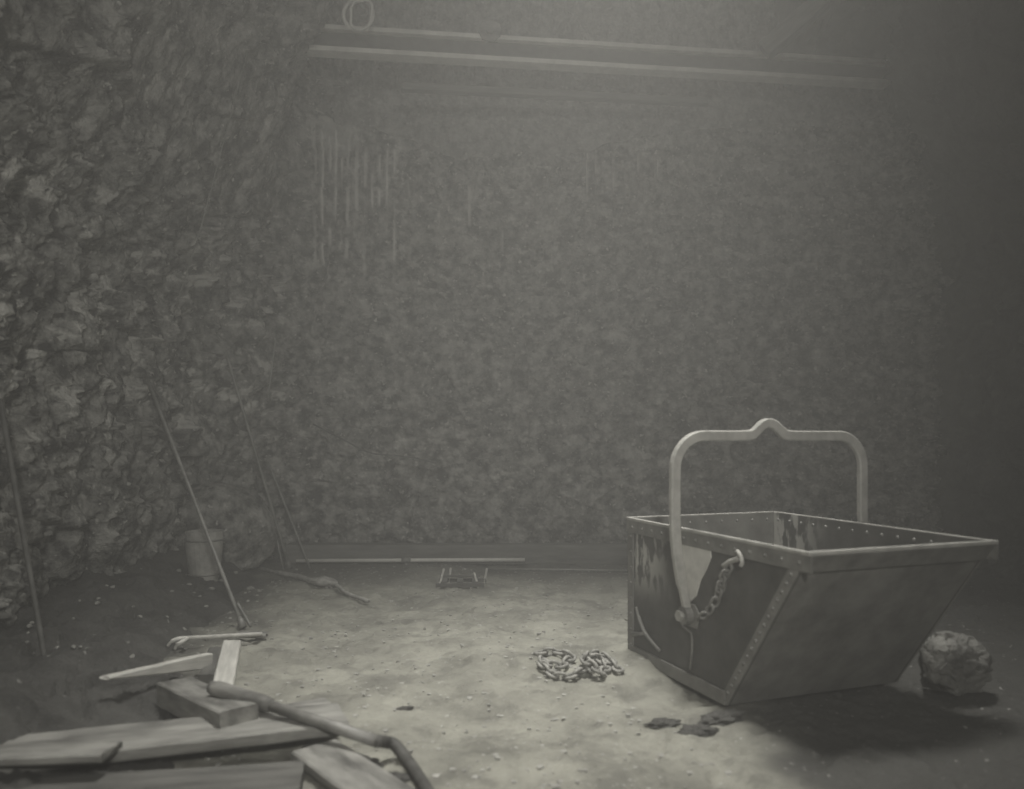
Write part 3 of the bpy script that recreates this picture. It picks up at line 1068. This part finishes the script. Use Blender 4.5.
for px, py, wpx in ((216, 592, 7), (222, 590, 6), (251, 590, 9), (259, 592, 6), (189, 599, 6), (194, 602, 5), (186, 606, 6), (200, 607, 5), (206, 612, 6), (230, 611, 5), (184, 632, 7), (166, 632, 6), (248, 600, 5), (236, 584, 6), (176, 585, 7)):
    stone(px, py, wpx, M['stone'], 'small pale stone on the ground around the leaning drill steel', 'small stones below the left wall', zoff=max(fz(G(px, py).x, G(px, py).y), muck_z(G(px, py).x, G(px, py).y) if G(px, py).x < -2.3 else -1))
for k in range(46):
    px, py = random.uniform(270, 700), random.uniform(590, 785)
    if 520 < px < 640 and 650 < py < 690 or px > 600 and py < 690:
        continue
    if px < 430 and py > 690:
        continue
    stone(px, py, random.uniform(3, 6), M['stone'], 'small loose stone trodden into the pale middle of the floor', 'stones on the open floor', flat=.7)
for k in range(34):
    px, py = random.uniform(20, 225), random.uniform(585, 690)
    q = G(px, py)
    if q.x > -2.2 or q.x < -3.3:
        continue
    zz = muck_z(q.x, q.y)
    o = stone(px, py, random.uniform(4, 8), M['stone'], 'small stone half sunk in the dark muck bank', 'stones on the muck bank', zoff=zz)
stone(404, 703, 17, M['clod'], 'dark clod on the open floor right of the hose', name='mud_clod', flat=.4)
stone(664, 718, 34, M['clod'], 'flat dark clod nearest the foreground before the skip', name='mud_clod', flat=.4)
stone(697, 727, 40, M['clod'], 'dark clod in the middle of three before the skip nose', name='mud_clod', flat=.4)
stone(722, 716, 46, M['clod'], 'largest dark clod touching the shade below the skip', name='mud_clod', flat=.4)
stone(360, 762, 46, M['clod'], 'dark clod between the bent hose and the slanting plank', name='mud_clod', flat=.4)
stone(395, 778, 40, M['clod'], 'dark clod under the tail of the hose', name='mud_clod', flat=.4)
stone(318, 741, 28, M['clod'], 'small dark clod at the tip of the slanting plank', name='mud_clod', flat=.4)

# ------------------------------------------------------------------ gravel trodden over the floor
rg_ = np.random.default_rng(99)
N_ = 3200
gx = rg_.uniform(-2.6, 2.2, N_)
gy = 3.0 + 6.2 * rg_.uniform(0, 1, N_) ** 1.3
keep = ~((gx > .7) & (gy > 4.2) & (gy < 6.3)) & ~((gx > 1.0) & (gy < 4.4))
gx, gy = gx[keep], gy[keep]
gz = floor_height(gx, gy)
cube = np.array([(a, b, c) for a in (-1, 1) for b in (-1, 1) for c in (-1, 1)], float)
quads = np.array([(0, 1, 3, 2), (4, 6, 7, 5), (0, 4, 5, 1), (2, 3, 7, 6), (0, 2, 6, 4), (1, 5, 7, 3)])
sz = .004 + .011 * rg_.uniform(0, 1, len(gx)) ** 2.5
V = gx[:, None, None] * np.array([1, 0, 0]) + gy[:, None, None] * np.array([0, 1, 0]) + gz[:, None, None] * np.array([0, 0, 1]) \
    + (cube[None] * rg_.uniform(.45, 1.0, (len(gx), 8, 3)) * np.array([1.2, 1.2, .8])) * sz[:, None, None]
F = (quads[None] + 8 * np.arange(len(gx))[:, None, None]).reshape(-1, 4)
me = bpy.data.meshes.new('gravel')
me.from_pydata(V.reshape(-1, 3).tolist(), [], F.tolist())
me.materials.append(M['stone'])
tag(link(bpy.data.objects.new('gravel', me)), 'fine grey gravel strewn over the trodden floor', 'gravel', kind='stuff')
